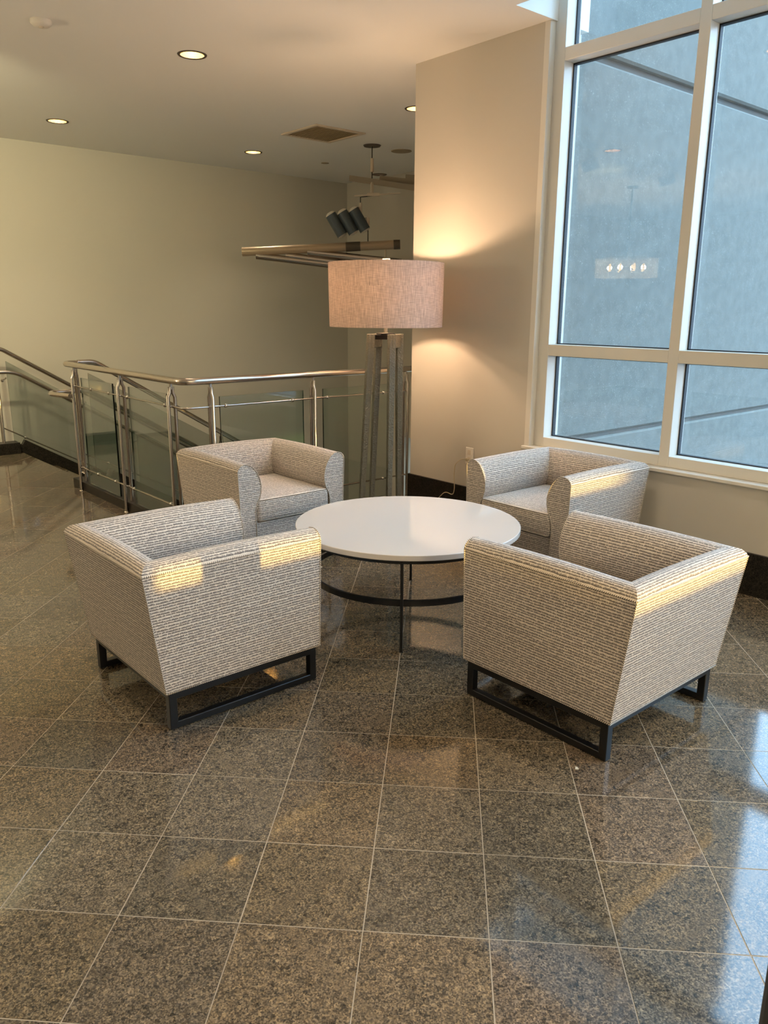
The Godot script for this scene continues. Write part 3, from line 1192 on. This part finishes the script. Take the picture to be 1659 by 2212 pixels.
func build_seats() -> void:
	var c := make_chair()
	var spots := [
		[2.742, 1.385, PI / 2, "striped woven armchair at the left front, showing its side to the viewer"],
		[1.600, 2.425, PI, "striped woven armchair at the right front, its back panel lit by the sun"],
		[4.030, 2.490, 0.0, "striped woven armchair at the left rear, in front of the glass railing"],
		[2.705, 3.600, -PI / 2, "striped woven armchair at the right rear, with its back to the window sill"]]
	for i in 4:
		var o: Node3D = c
		if i > 0:
			o = c.duplicate()
			o.name = numbered("armchair")
			add_child(o)
		o.position = R(spots[i][0], spots[i][1], 0.0)
		o.rotation.y = spots[i][2]
		tag(o, spots[i][3], "armchair", "armchairs round the low table")

# ==================================================================== round table
func build_table() -> void:
	var t := thing("coffee_table", "low round white table on a black ring frame between the four armchairs", "table", R(2.715, 2.485, 0))
	var st := begin()
	var r := 0.541
	var h := 0.465
	lathe(st, [Vector2(0, h - 0.026), Vector2(r - 0.003, h - 0.026), Vector2(r, h - 0.023), Vector2(r, h - 0.003), Vector2(r - 0.001, h - 0.001), Vector2(r - 0.003, h), Vector2(0, h)], Vector3.ZERO, 96, false)
	part("tabletop", st, mats.quartz, t)
	var bm: Material = mats.black_metal
	for q in [[0.410, 0.438, 0.490], [0.212, 0.240, 0.474]]:
		st = begin()
		lathe(st, [Vector2(q[2] - 0.012, q[0]), Vector2(q[2], q[0]), Vector2(q[2], q[1]), Vector2(q[2] - 0.012, q[1]), Vector2(q[2] - 0.012, q[0])], Vector3.ZERO, 72, false)
		part("ring", st, bm, t)
	for k in 4:
		var an := PI / 4 + PI / 2 * k
		var d := Vector3(cos(an), 0, sin(an))
		st = begin()
		bar(st, d * 0.478 + Vector3(0, 0.004, 0), d * 0.478 + Vector3(0, 0.436, 0), 0.026, 0.013, d, 0.001)
		lathe(st, [Vector2(0, 0), Vector2(0.009, 0), Vector2(0.009, 0.006), Vector2(0, 0.006)], d * 0.478, 10, false)
		part("leg", st, bm, t)
	for k in 2:
		var an := PI / 4 + PI / 2 * k
		var d := Vector3(cos(an), 0, sin(an))
		st = begin()
		bar(st, -d * 0.47 + Vector3(0, 0.43, 0), d * 0.47 + Vector3(0, 0.43, 0), 0.014, 0.026, Vector3.UP, 0.001)
		part("top_brace", st, bm, t)

# ==================================================================== floor lamp
func build_lamp() -> void:
	var t := thing("floor_lamp", "tall floor lamp with a linen drum shade and four hammered metal legs", "lamp", R(4.10, 3.53, 0), deg_to_rad(-40.68))
	var hm: Material = mats.hammered_metal
	var top := 1.298
	var turned := Basis(Vector3.UP, deg_to_rad(22.0))
	var feet := [Vector3(-0.135, 0, 0.062), Vector3(-0.064, 0, -0.135), Vector3(0.062, 0, 0.135), Vector3(0.135, 0, -0.062)]
	var heads := []
	for d in feet:
		heads.append(d * 0.70 + Vector3(-0.004, top, 0))
	for k in 4:
		var st := begin()
		taper_bar(st, feet[k] + Vector3(-0.036, 0, 0), heads[k], 0.030, 0.046, turned)
		part("leg", st, hm, t)
	for q in [[0, 1], [2, 3]]:
		var st := begin()
		var a: Vector3 = heads[q[0]]
		var b: Vector3 = heads[q[1]]
		var along := (b - a).normalized()
		bar(st, a - along * 0.02 - Vector3(0, 0.045, 0), b + along * 0.02 - Vector3(0, 0.045, 0), 0.088, 0.040, Vector3.UP, 0.002)
		part("head_plate", st, hm, t)
	var st := begin()
	bar(st, (heads[0] + heads[1]) * 0.5 - Vector3(0, 0.02, 0), (heads[2] + heads[3]) * 0.5 - Vector3(0, 0.02, 0), 0.03, 0.10, Vector3.UP, 0.002)
	box(st, Vector3(0, top + 0.002, 0), Vector3(0.10, 0.008, 0.10), 0.002, turned)
	part("cap_plate", st, mats.dark_metal, t)
	st = begin()
	tube(st, [Vector3(0, top, 0), Vector3(0, 1.50, 0)], 0.0125, 16)
	lathe(st, [Vector2(0.0, 0.0), Vector2(0.03, 0.0), Vector2(0.03, 0.005), Vector2(0.014, 0.008)], Vector3(0, top, 0), 20)
	part("stem", st, mats.satin_aluminium, t)
	# drum shade, a thin shell of cloth
	st = begin()
	var r0 := 0.376
	var r1 := 0.381
	var b := 1.345
	var u := 1.752
	lathe(st, [Vector2(r0, b), Vector2(r1, u)], Vector3.ZERO, 96)
	lathe(st, [Vector2(r1 - 0.0022, u), Vector2(r0 - 0.0022, b)], Vector3.ZERO, 96)
	lathe(st, [Vector2(r0 - 0.0022, b), Vector2(r0, b)], Vector3.ZERO, 96, false)
	lathe(st, [Vector2(r1 - 0.0022, u), Vector2(r1, u)], Vector3.ZERO, 96, false)
	var sh := part("lamp_shade", st, mats.linen_shade, t)
	st = begin()
	for k in 3:
		var an := TAU * k / 3.0 + 0.4
		tube(st, [Vector3(0, u - 0.05, 0), Vector3(cos(an) * 0.378, u - 0.012, sin(an) * 0.378)], 0.0025, 6)
	part("spider", st, mats.dark_metal, sh)
	st = begin()
	tube(st, [Vector3(0, 1.50, 0), Vector3(0, u - 0.02, 0)], 0.006, 8)
	part("rod", st, mats.satin_aluminium, t)
	st = begin()
	lathe(st, [Vector2(0.0, 0.0), Vector2(0.018, 0.0), Vector2(0.024, 0.042), Vector2(0.026, 0.046), Vector2(0.024, 0.05), Vector2(0, 0.05)], Vector3(0, u - 0.02, 0), 24, false)
	part("finial", st, mats.plastic_white, t)
	for k in 2:
		var d := Vector3(0.07 * (k * 2 - 1), 1.60, 0)
		st = begin()
		lathe(st, [Vector2(0, -0.05), Vector2(0.013, -0.045), Vector2(0.016, -0.025), Vector2(0.028, 0.0), Vector2(0.030, 0.018), Vector2(0.022, 0.038), Vector2(0, 0.047)], d, 20)
		part("bulb", st, mats.lamp_bulb, t)
		st = begin()
		tube(st, [Vector3(0, 1.53, 0), Vector3(d.x, 1.53, 0), Vector3(d.x, 1.556, 0)], 0.012, 10)
		part("socket", st, mats.dark_metal, t)
		var l := OmniLight3D.new()
		l.name = child_name(t, "bulb_light")
		l.light_color = Color(1.0, 0.84, 0.68)
		l.light_energy = 0.47
		l.light_size = 0.028
		l.omni_range = 14.0
		l.omni_attenuation = 2.0
		l.shadow_enabled = true
		l.position = d
		t.add_child(l)

# ==================================================================== things in the ceiling
func build_ceiling_things() -> void:
	var where := ["recessed downlight nearest the viewer in the ceiling at the upper left", "recessed downlight at the far left of the ceiling, close to the back wall", "recessed downlight near the back wall, just left of the square air grille", "recessed downlight half hidden by the lamp column's edge",
		"small recessed downlight above the hanging fixture, far corner of the ceiling", "recessed downlight out of view to the left, first row", "recessed downlight out of view to the left, by the back wall", "recessed downlight out of view above the armchairs", "recessed downlight out of view above the open floor", "recessed downlight out of view behind the viewer on the left", "recessed downlight out of view behind the viewer by the window"]
	var spots := can_spots()
	for i in spots.size():
		var c := R(spots[i][0], spots[i][1], CEIL)
		var d := thing("downlight", where[i], "downlight", c, 0.0, "recessed ceiling downlights")
		var st := begin()
		lathe(st, [Vector2(0.078, 0.0), Vector2(0.078, -0.004), Vector2(0.094, -0.005), Vector2(0.097, 0.0)], Vector3.ZERO, 40)
		part("trim_ring", st, mats.can_trim, d)
		st = begin()
		lathe(st, [Vector2(0.080, -0.001), Vector2(0.076, 0.08), Vector2(0.062, 0.20)], Vector3.ZERO, 36)
		lathe(st, [Vector2(0.082, 0.0), Vector2(0.082, 0.24), Vector2(0.0, 0.24)], Vector3.ZERO, 36)
		part("reflector", st, mats.can_reflector if i != 4 else mats.can_trim, d)  # the unlit can has its reflector coloured dark to look shaded
		st = begin()
		lathe(st, [Vector2(0.0, 0.15), Vector2(0.035, 0.154), Vector2(0.052, 0.165), Vector2(0.058, 0.20), Vector2(0.0, 0.205)], Vector3.ZERO, 28)
		part("bulb", st, mats.can_lens if i != 4 else mats.plastic_ivory, d)
		var l := SpotLight3D.new()
		l.name = "bulb_light"
		l.light_color = Color(1.0, 0.92, 0.79)
		l.light_energy = 0.02 if i == 4 else (2.5 if i >= 7 else (1.0 if i >= 5 else 1.8))
		l.light_size = 0.045
		l.spot_angle = 62.0
		l.spot_angle_attenuation = 0.8
		l.spot_range = 14.0
		l.spot_attenuation = 2.0
		l.shadow_enabled = true
		l.position = Vector3(0, 0.13, 0)
		l.rotation.x = -PI / 2
		d.add_child(l)
	# square air grille
	var g := thing("air_grille", "square beige return air grille in the ceiling", "vent", R(6.63, 4.90, CEIL))
	var st := begin()
	for q in [[0, 0.272, 0.584, 0.04], [0, -0.272, 0.584, 0.04], [0.272, 0, 0.04, 0.504], [-0.272, 0, 0.04, 0.504]]:
		box(st, Vector3(q[0], -0.006, q[1]), Vector3(q[2], 0.012, q[3]), 0.003)
	part("frame", st, mats.plastic_ivory, g)
	st = begin()
	box(st, Vector3(0, -0.001, 0), Vector3(0.51, 0.002, 0.51), 0.0)
	part("backing", st, mats.grille, g)
	for k in 16:
		st = begin()
		box(st, Vector3(-0.24 + 0.032 * k, -0.006, 0), Vector3(0.022, 0.004, 0.505), 0.0, Basis(Vector3(0, 0, 1), 0.3))
		part("slat", st, mats.grille, g)
	var sm := thing("smoke_detector", "small white smoke detector at the upper left of the ceiling", "detector", R(5.25, 1.84, CEIL))
	st = begin()
	lathe(st, [Vector2(0.06, 0.0), Vector2(0.06, -0.018), Vector2(0.045, -0.032), Vector2(0.0, -0.035)], Vector3.ZERO, 28)
	part("housing", st, mats.plastic_white, sm)
	st = begin()
	lathe(st, [Vector2(0.0, -0.040), Vector2(0.014, -0.038), Vector2(0.016, -0.030)], Vector3.ZERO, 16)
	part("sensor_cap", st, mats.plastic_ivory, sm)
	var sp := thing("ceiling_speaker", "round flush ceiling speaker beside the lamp column", "speaker", R(6.77, 6.03, CEIL))
	st = begin()
	lathe(st, [Vector2(0.11, 0.0), Vector2(0.11, -0.005), Vector2(0.098, -0.008), Vector2(0.096, -0.004)], Vector3.ZERO, 36)
	part("rim", st, mats.grille, sp)
	st = begin()
	lathe(st, [Vector2(0.097, -0.004), Vector2(0.05, -0.010), Vector2(0.0, -0.011)], Vector3.ZERO, 36)
	part("grille", st, mats.grille, sp)
	var sk := thing("sprinkler_cap", "tiny round sprinkler cover in the ceiling beyond the grille", "sprinkler", R(7.90, 5.86, CEIL))
	st = begin()
	lathe(st, [Vector2(0.045, 0.0), Vector2(0.045, -0.004), Vector2(0.0, -0.006)], Vector3.ZERO, 24)
	part("cover", st, mats.grille, sk)

# ==================================================================== sculptural fixture hung over the stairs
# Offsets are (U, V, H) from the ceiling canopy.
func build_fixture() -> void:
	var base := R(6.75, 5.61, CEIL)
	var f := thing("hanging_fixture", "metal hanging light fixture of tubes and cylinders over the stairwell", "light fixture", base)
	var al: Material = mats.satin_aluminium
	var P := func(u: float, v: float, h: float) -> Vector3: return R(u, v, h) - base
	var st := begin()
	lathe(st, [Vector2(0.0, -0.012), Vector2(0.085, -0.012), Vector2(0.092, 0.0)], Vector3.ZERO, 28, false)
	part("canopy", st, mats.can_trim, f)
	for q in [[6.75, 5.61, 2.96, 2.83], [6.75, 5.61, 2.765, 2.60], [6.83, 5.52, 2.53, 2.41], [6.78, 5.58, 2.385, 2.27]]:
		st = begin()
		tube(st, [P.call(q[0], q[1], q[2]), P.call(q[0], q[1], q[3])], 0.017, 14)
		part("stem", st, mats.plastic_ivory, f)
	for q in [[[6.75, 5.61, 3.08], [6.75, 5.61, 2.60]], [[6.75, 5.61, 2.60], [6.83, 5.52, 2.585], [6.83, 5.52, 2.40], [6.85, 5.50, 2.37], [6.78, 5.58, 2.385], [6.78, 5.58, 2.12]]]:
		st = begin()
		var pts := []
		for p in q:
			pts.append(P.call(p[0], p[1], p[2]))
		tube(st, pts, 0.005, 8)
		part("hanger", st, mats.dark_metal, f)
	# three upper blades running back to the right
	for q in [[6.90, 5.43, 2.775, 6.05, 6.42, 2.60], [6.70, 5.67, 2.775, 5.95, 6.60, 2.66], [6.52, 5.87, 2.785, 5.85, 6.72, 2.73]]:
		st = begin()
		var a: Vector3 = P.call(q[0], q[1], q[2])
		var b: Vector3 = P.call(q[3], q[4], q[5])
		wedge(st, a, b, 0.062)
		part("blade", st, mats.fixture_paint, f)
	st = begin()
	bar(st, P.call(6.87, 5.47, 2.595), P.call(6.55, 5.83, 2.625), 0.012, 0.03, Vector3.UP, 0.002)
	bar(st, P.call(6.78, 5.57, 2.61), P.call(6.70, 5.67, 2.612), 0.03, 0.05, Vector3.UP, 0.002)
	part("yoke", st, mats.plastic_ivory, f)
	# three cylinder spots with pale domed ends
	for q in [[7.03, 5.28, 2.41], [6.95, 5.37, 2.435], [6.87, 5.46, 2.46]]:
		st = begin()
		var top: Vector3 = P.call(q[0], q[1], q[2])
		var ax := (P.call(q[0] - 0.075, q[1] + 0.095, q[2] - 0.20) as Vector3) - top
		var y := -ax.normalized()
		var x := y.cross(Vector3.RIGHT).normalized()
		var bs := Basis(x, y, x.cross(y))
		lathe(st, [Vector2(0.050, -0.235), Vector2(0.058, -0.235), Vector2(0.058, 0.0), Vector2(0.050, 0.0), Vector2(0.050, -0.235)], top, 28, false, bs)
		var sp := part("spotlight", st, mats.spot_grey, f)
		st = begin()
		lathe(st, [Vector2(0.056, -0.004), Vector2(0.050, 0.014), Vector2(0.030, 0.026), Vector2(0.0, 0.030)], top, 28, true, bs)
		lathe(st, [Vector2(0.054, -0.230), Vector2(0.046, -0.242), Vector2(0.026, -0.250), Vector2(0.0, -0.252)], top, 28, true, bs)
		part("lens", st, mats.plastic_white, sp)
	st = begin()
	tube(st, [P.call(6.83, 5.52, 2.36), P.call(6.90, 5.43, 2.345), P.call(7.0, 5.32, 2.31)], 0.006, 8)
	part("spot_arm", st, mats.dark_metal, f)
	# lower long trough and three tubes under it
	st = begin()
	tube(st, round_ends(P.call(7.65, 4.57, 2.035), P.call(6.56, 5.83, 2.12)), 0.046, 20)
	part("trough", st, mats.trough_paint, f)
	for q in [[6.60, 5.784, 2.117, 6.555, 5.836, 2.12], [6.93, 5.402, 2.091, 6.83, 5.518, 2.099]]:
		st = begin()
		tube(st, [P.call(q[0], q[1], q[2]), P.call(q[3], q[4], q[5])], 0.049, 20)
		part("trough_collar", st, mats.collar_bronze, f)
	for q in [[7.55, 4.68, 1.995, 6.80, 5.55, 1.87], [7.35, 4.92, 2.00, 6.75, 5.60, 1.89], [7.19, 5.09, 2.035, 6.55, 5.85, 1.94]]:
		st = begin()
		tube(st, round_ends(P.call(q[0], q[1], q[2]), P.call(q[3], q[4], q[5])), 0.036, 18)
		part("tube", st, mats.steel, f)
	st = begin()
	tube(st, [P.call(6.66, 5.72, 2.10), P.call(6.66, 5.72, 1.90)], 0.010, 10)
	part("drop_rod", st, mats.plastic_ivory, f)

func round_ends(a: Vector3, b: Vector3) -> Array:
	return [a, a.lerp(b, 0.02), a.lerp(b, 0.5), a.lerp(b, 0.98), b]

# Bar of triangular section, hollow side down.
func wedge(st: SurfaceTool, a: Vector3, b: Vector3, w: float) -> void:
	var d := (b - a).normalized()
	var x := d.cross(Vector3.UP).normalized()
	var y := x.cross(d)
	var tri3 := [x * w * 0.5 + y * w * 0.3, -x * w * 0.5 + y * w * 0.3, -y * w * 0.55]
	st.set_smooth_group(-1)
	for i in 3:
		var j := (i + 1) % 3
		quad(st, a + tri3[i], a + tri3[j], b + tri3[j], b + tri3[i], tri3[i] + tri3[j])
	tri(st, [a + tri3[0], a + tri3[1], a + tri3[2]], [Vector2.ZERO, Vector2.ZERO, Vector2.ZERO], -d)
	tri(st, [b + tri3[0], b + tri3[1], b + tri3[2]], [Vector2.ZERO, Vector2.ZERO, Vector2.ZERO], d)

# ==================================================================== drum pendants out of frame: one mirrored in the window, one unseen behind the viewer
func build_pendant(u: float, v: float, each: float, label: String) -> void:
	var t := thing("out_of_view_pendant", label, "pendant light", R(u, v, 1.90))
	var st := begin()
	lathe(st, [Vector2(0.42, 0.0), Vector2(0.42, 0.26)], Vector3.ZERO, 64)
	lathe(st, [Vector2(0.417, 0.26), Vector2(0.417, 0.0)], Vector3.ZERO, 64)
	part("lamp_shade", st, mats.sheer_shade, t)
	st = begin()
	tube(st, [Vector3(0, 0.10, 0), Vector3(0, CEIL - 1.90, 0)], 0.010, 10)
	lathe(st, [Vector2(0, CEIL - 1.925), Vector2(0.07, CEIL - 1.925), Vector2(0.075, CEIL - 1.90)], Vector3.ZERO, 24)
	part("stem", st, mats.dark_metal, t)
	for k in 8:
		var an := TAU * (k + 0.3) / 8.0
		var c := Vector3(cos(an) * 0.24, 0.13, sin(an) * 0.24)
		st = begin()
		lathe(st, [Vector2(0, -0.055), Vector2(0.014, -0.05), Vector2(0.018, 0.0), Vector2(0.014, 0.04), Vector2(0, 0.055)], c, 12)
		part("bulb", st, mats.lamp_bulb, t)
		st = begin()
		tube(st, [Vector3(0, 0.14, 0), Vector3(c.x, 0.055, c.z), c - Vector3(0, 0.05, 0)], 0.007, 8)
		part("arm", st, mats.dark_metal, t)
		if k % 2 == 0:
			var l := OmniLight3D.new()
			l.name = child_name(t, "bulb_light")
			l.light_color = Color(1.0, 0.93, 0.78)
			l.light_energy = each
			l.light_size = 0.03
			l.omni_range = 16.0
			l.omni_attenuation = 2.0
			l.shadow_enabled = true
			l.position = c
			t.add_child(l)

# ==================================================================== unseen spots left of the frame, placed to light the back wall
func build_unseen_wall_spots() -> void:
	for k in 2:
		var at := R(5.4, -0.6 + 1.5 * k, CEIL)
		var t := thing("unseen_wall_spot", ["unseen ceiling spotlight out of view at the left, placed to light the back wall", "unseen ceiling spotlight nearer the staircase, placed to light the back wall"][k], "spotlight", at)
		var aim := (R(8.95, 1.9 + 0.7 * k, 1.75) - at - Vector3(0, -0.14, 0)).normalized()
		var y := -aim
		var x := y.cross(Vector3.UP).normalized()
		var bs := Basis(x, y, x.cross(y))
		var c := Vector3(0, -0.14, 0)
		var st := begin()
		lathe(st, [Vector2(0.0, -0.004), Vector2(0.06, -0.004), Vector2(0.06, 0.0)], Vector3.ZERO, 24, false)
		tube(st, [Vector3(0, 0, 0), c], 0.010, 10)
		part("mount", st, mats.plastic_white, t)
		st = begin()
		lathe(st, [Vector2(0.0, 0.09), Vector2(0.052, 0.085), Vector2(0.058, 0.07), Vector2(0.058, -0.09), Vector2(0.052, -0.09), Vector2(0.052, -0.06)], c, 28, false, bs)
		part("head", st, mats.plastic_white, t)
		st = begin()
		lathe(st, [Vector2(0.0, -0.075), Vector2(0.051, -0.075)], c, 28, false, bs)
		part("lens", st, mats.can_lens, t)
		var l := SpotLight3D.new()
		l.name = "lens_light"
		l.light_color = Color(1.0, 0.97, 0.77)
		l.light_energy = 5.0
		l.light_size = 0.05
		l.spot_angle = 44.0
		l.spot_angle_attenuation = 1.0
		l.spot_range = 14.0
		l.spot_attenuation = 2.0
		l.shadow_enabled = true
		l.position = c + aim * 0.10
		l.basis = Basis.looking_at(aim, Vector3.UP)
		t.add_child(l)

# ==================================================================== unseen panel placed to brighten the lower lobby
func build_lower_lobby_light() -> void:
	var t := thing("unseen_lobby_panel", "unseen panel in the lower lobby ceiling, placed to brighten the gap under the end wall", "ceiling light", R(7.2, 8.6, -0.202))
	var st := begin()
	box(st, Vector3(0, -0.02, 0), Vector3(1.24, 0.04, 1.24), 0.004)
	part("housing", st, mats.plastic_white, t)
	st = begin()
	box(st, Vector3(0, -0.043, 0), Vector3(1.16, 0.006, 1.16), 0.001)
	part("diffuser", st, mats.panel_glow, t)
	var l := AreaLight3D.new()
	l.name = "panel_glow_light"
	l.area_size = Vector2(1.16, 1.16)
	l.light_color = Color(0.88, 0.96, 1.0)
	l.light_energy = 5.0
	l.area_range = 12.0
	l.area_attenuation = 2.0
	l.shadow_enabled = true
	l.position = Vector3(0, -0.05, 0)
	l.rotation.x = -PI / 2
	t.add_child(l)

# ==================================================================== small things
func build_small_things() -> void:
	var o := thing("wall_outlet", "ivory wall outlet with a plug above the dark baseboard behind the right rear armchair", "outlet", R(3.785, WALL_V, 0.455))
	var st := begin()
	box(st, Vector3(-0.004, 0, 0), Vector3(0.008, 0.118, 0.074), 0.003)
	part("cover_plate", st, mats.plastic_white, o)
	for y in [-0.025, 0.025]:
		st = begin()
		box(st, Vector3(-0.009, y, 0), Vector3(0.004, 0.034, 0.030), 0.0015)
		part("receptacle", st, mats.plastic_ivory, o)
	# cord of the floor lamp
	var c := thing("power_cord", "thin pale power cord looping down from the wall outlet", "cord", R(3.80, WALL_V - 0.02, 0.43))
	st = begin()
	var base := c.position
	var raw := [R(3.785, 4.04, 0.43), R(3.80, 3.98, 0.44), R(3.83, 3.95, 0.40), R(3.845, 3.96, 0.30), R(3.84, 3.965, 0.22), R(3.86, 3.97, 0.165), R(3.93, 3.96, 0.185), R(4.0, 3.93, 0.10), R(3.98, 3.88, 0.02), R(4.02, 3.75, 0.005), R(4.10, 3.62, 0.005)]
	var pts := []
	for p in raw:
		pts.append(p - base)
	tube(st, round_path(pts, 0.05, 4), 0.0032, 8)
	part("cable", st, mats.cord, c)
	st = begin()
	box(st, R(3.785, 4.03, 0.43) - base, Vector3(0.026, 0.022, 0.02), 0.004)
	part("plug", st, mats.cord, c)
	# black upright cut off by the lower right corner of the frame
	var b := thing("black_upright", "black upright object cut off at the lower right corner of the picture", "upright_object", R(0.30, 1.27, 0.0))
	st = begin()
	lathe(st, [Vector2(0.0, 0.0), Vector2(0.115, 0.0), Vector2(0.12, 0.01), Vector2(0.12, 0.69), Vector2(0.112, 0.70), Vector2(0.108, 0.69), Vector2(0.108, 0.02)], Vector3.ZERO, 40, false)
	part("body", st, mats.black_metal, b)
	st = begin()
	lathe(st, [Vector2(0.121, 0.0), Vector2(0.125, 0.004), Vector2(0.125, 0.03), Vector2(0.120, 0.034)], Vector3.ZERO, 40)
	part("foot_ring", st, mats.gasket, b)
	# scrap of paper on the floor
	var s := thing("paper_scrap", "tiny white paper scrap on the floor by the right front armchair", "scrap", R(1.33, 1.985, 0.0))
	st = begin()
	quad(st, Vector3(-0.008, 0.001, 0.002), Vector3(0.001, 0.006, -0.004), Vector3(0.010, 0.001, 0.001), Vector3(0.001, 0.002, 0.006), Vector3.UP)
	quad(st, Vector3(-0.006, 0.0005, 0.004), Vector3(0.001, 0.004, 0.001), Vector3(0.006, 0.0005, 0.007), Vector3(0.0, 0.0005, 0.009), Vector3.UP)
	part("crumple", st, mats.paper, s)
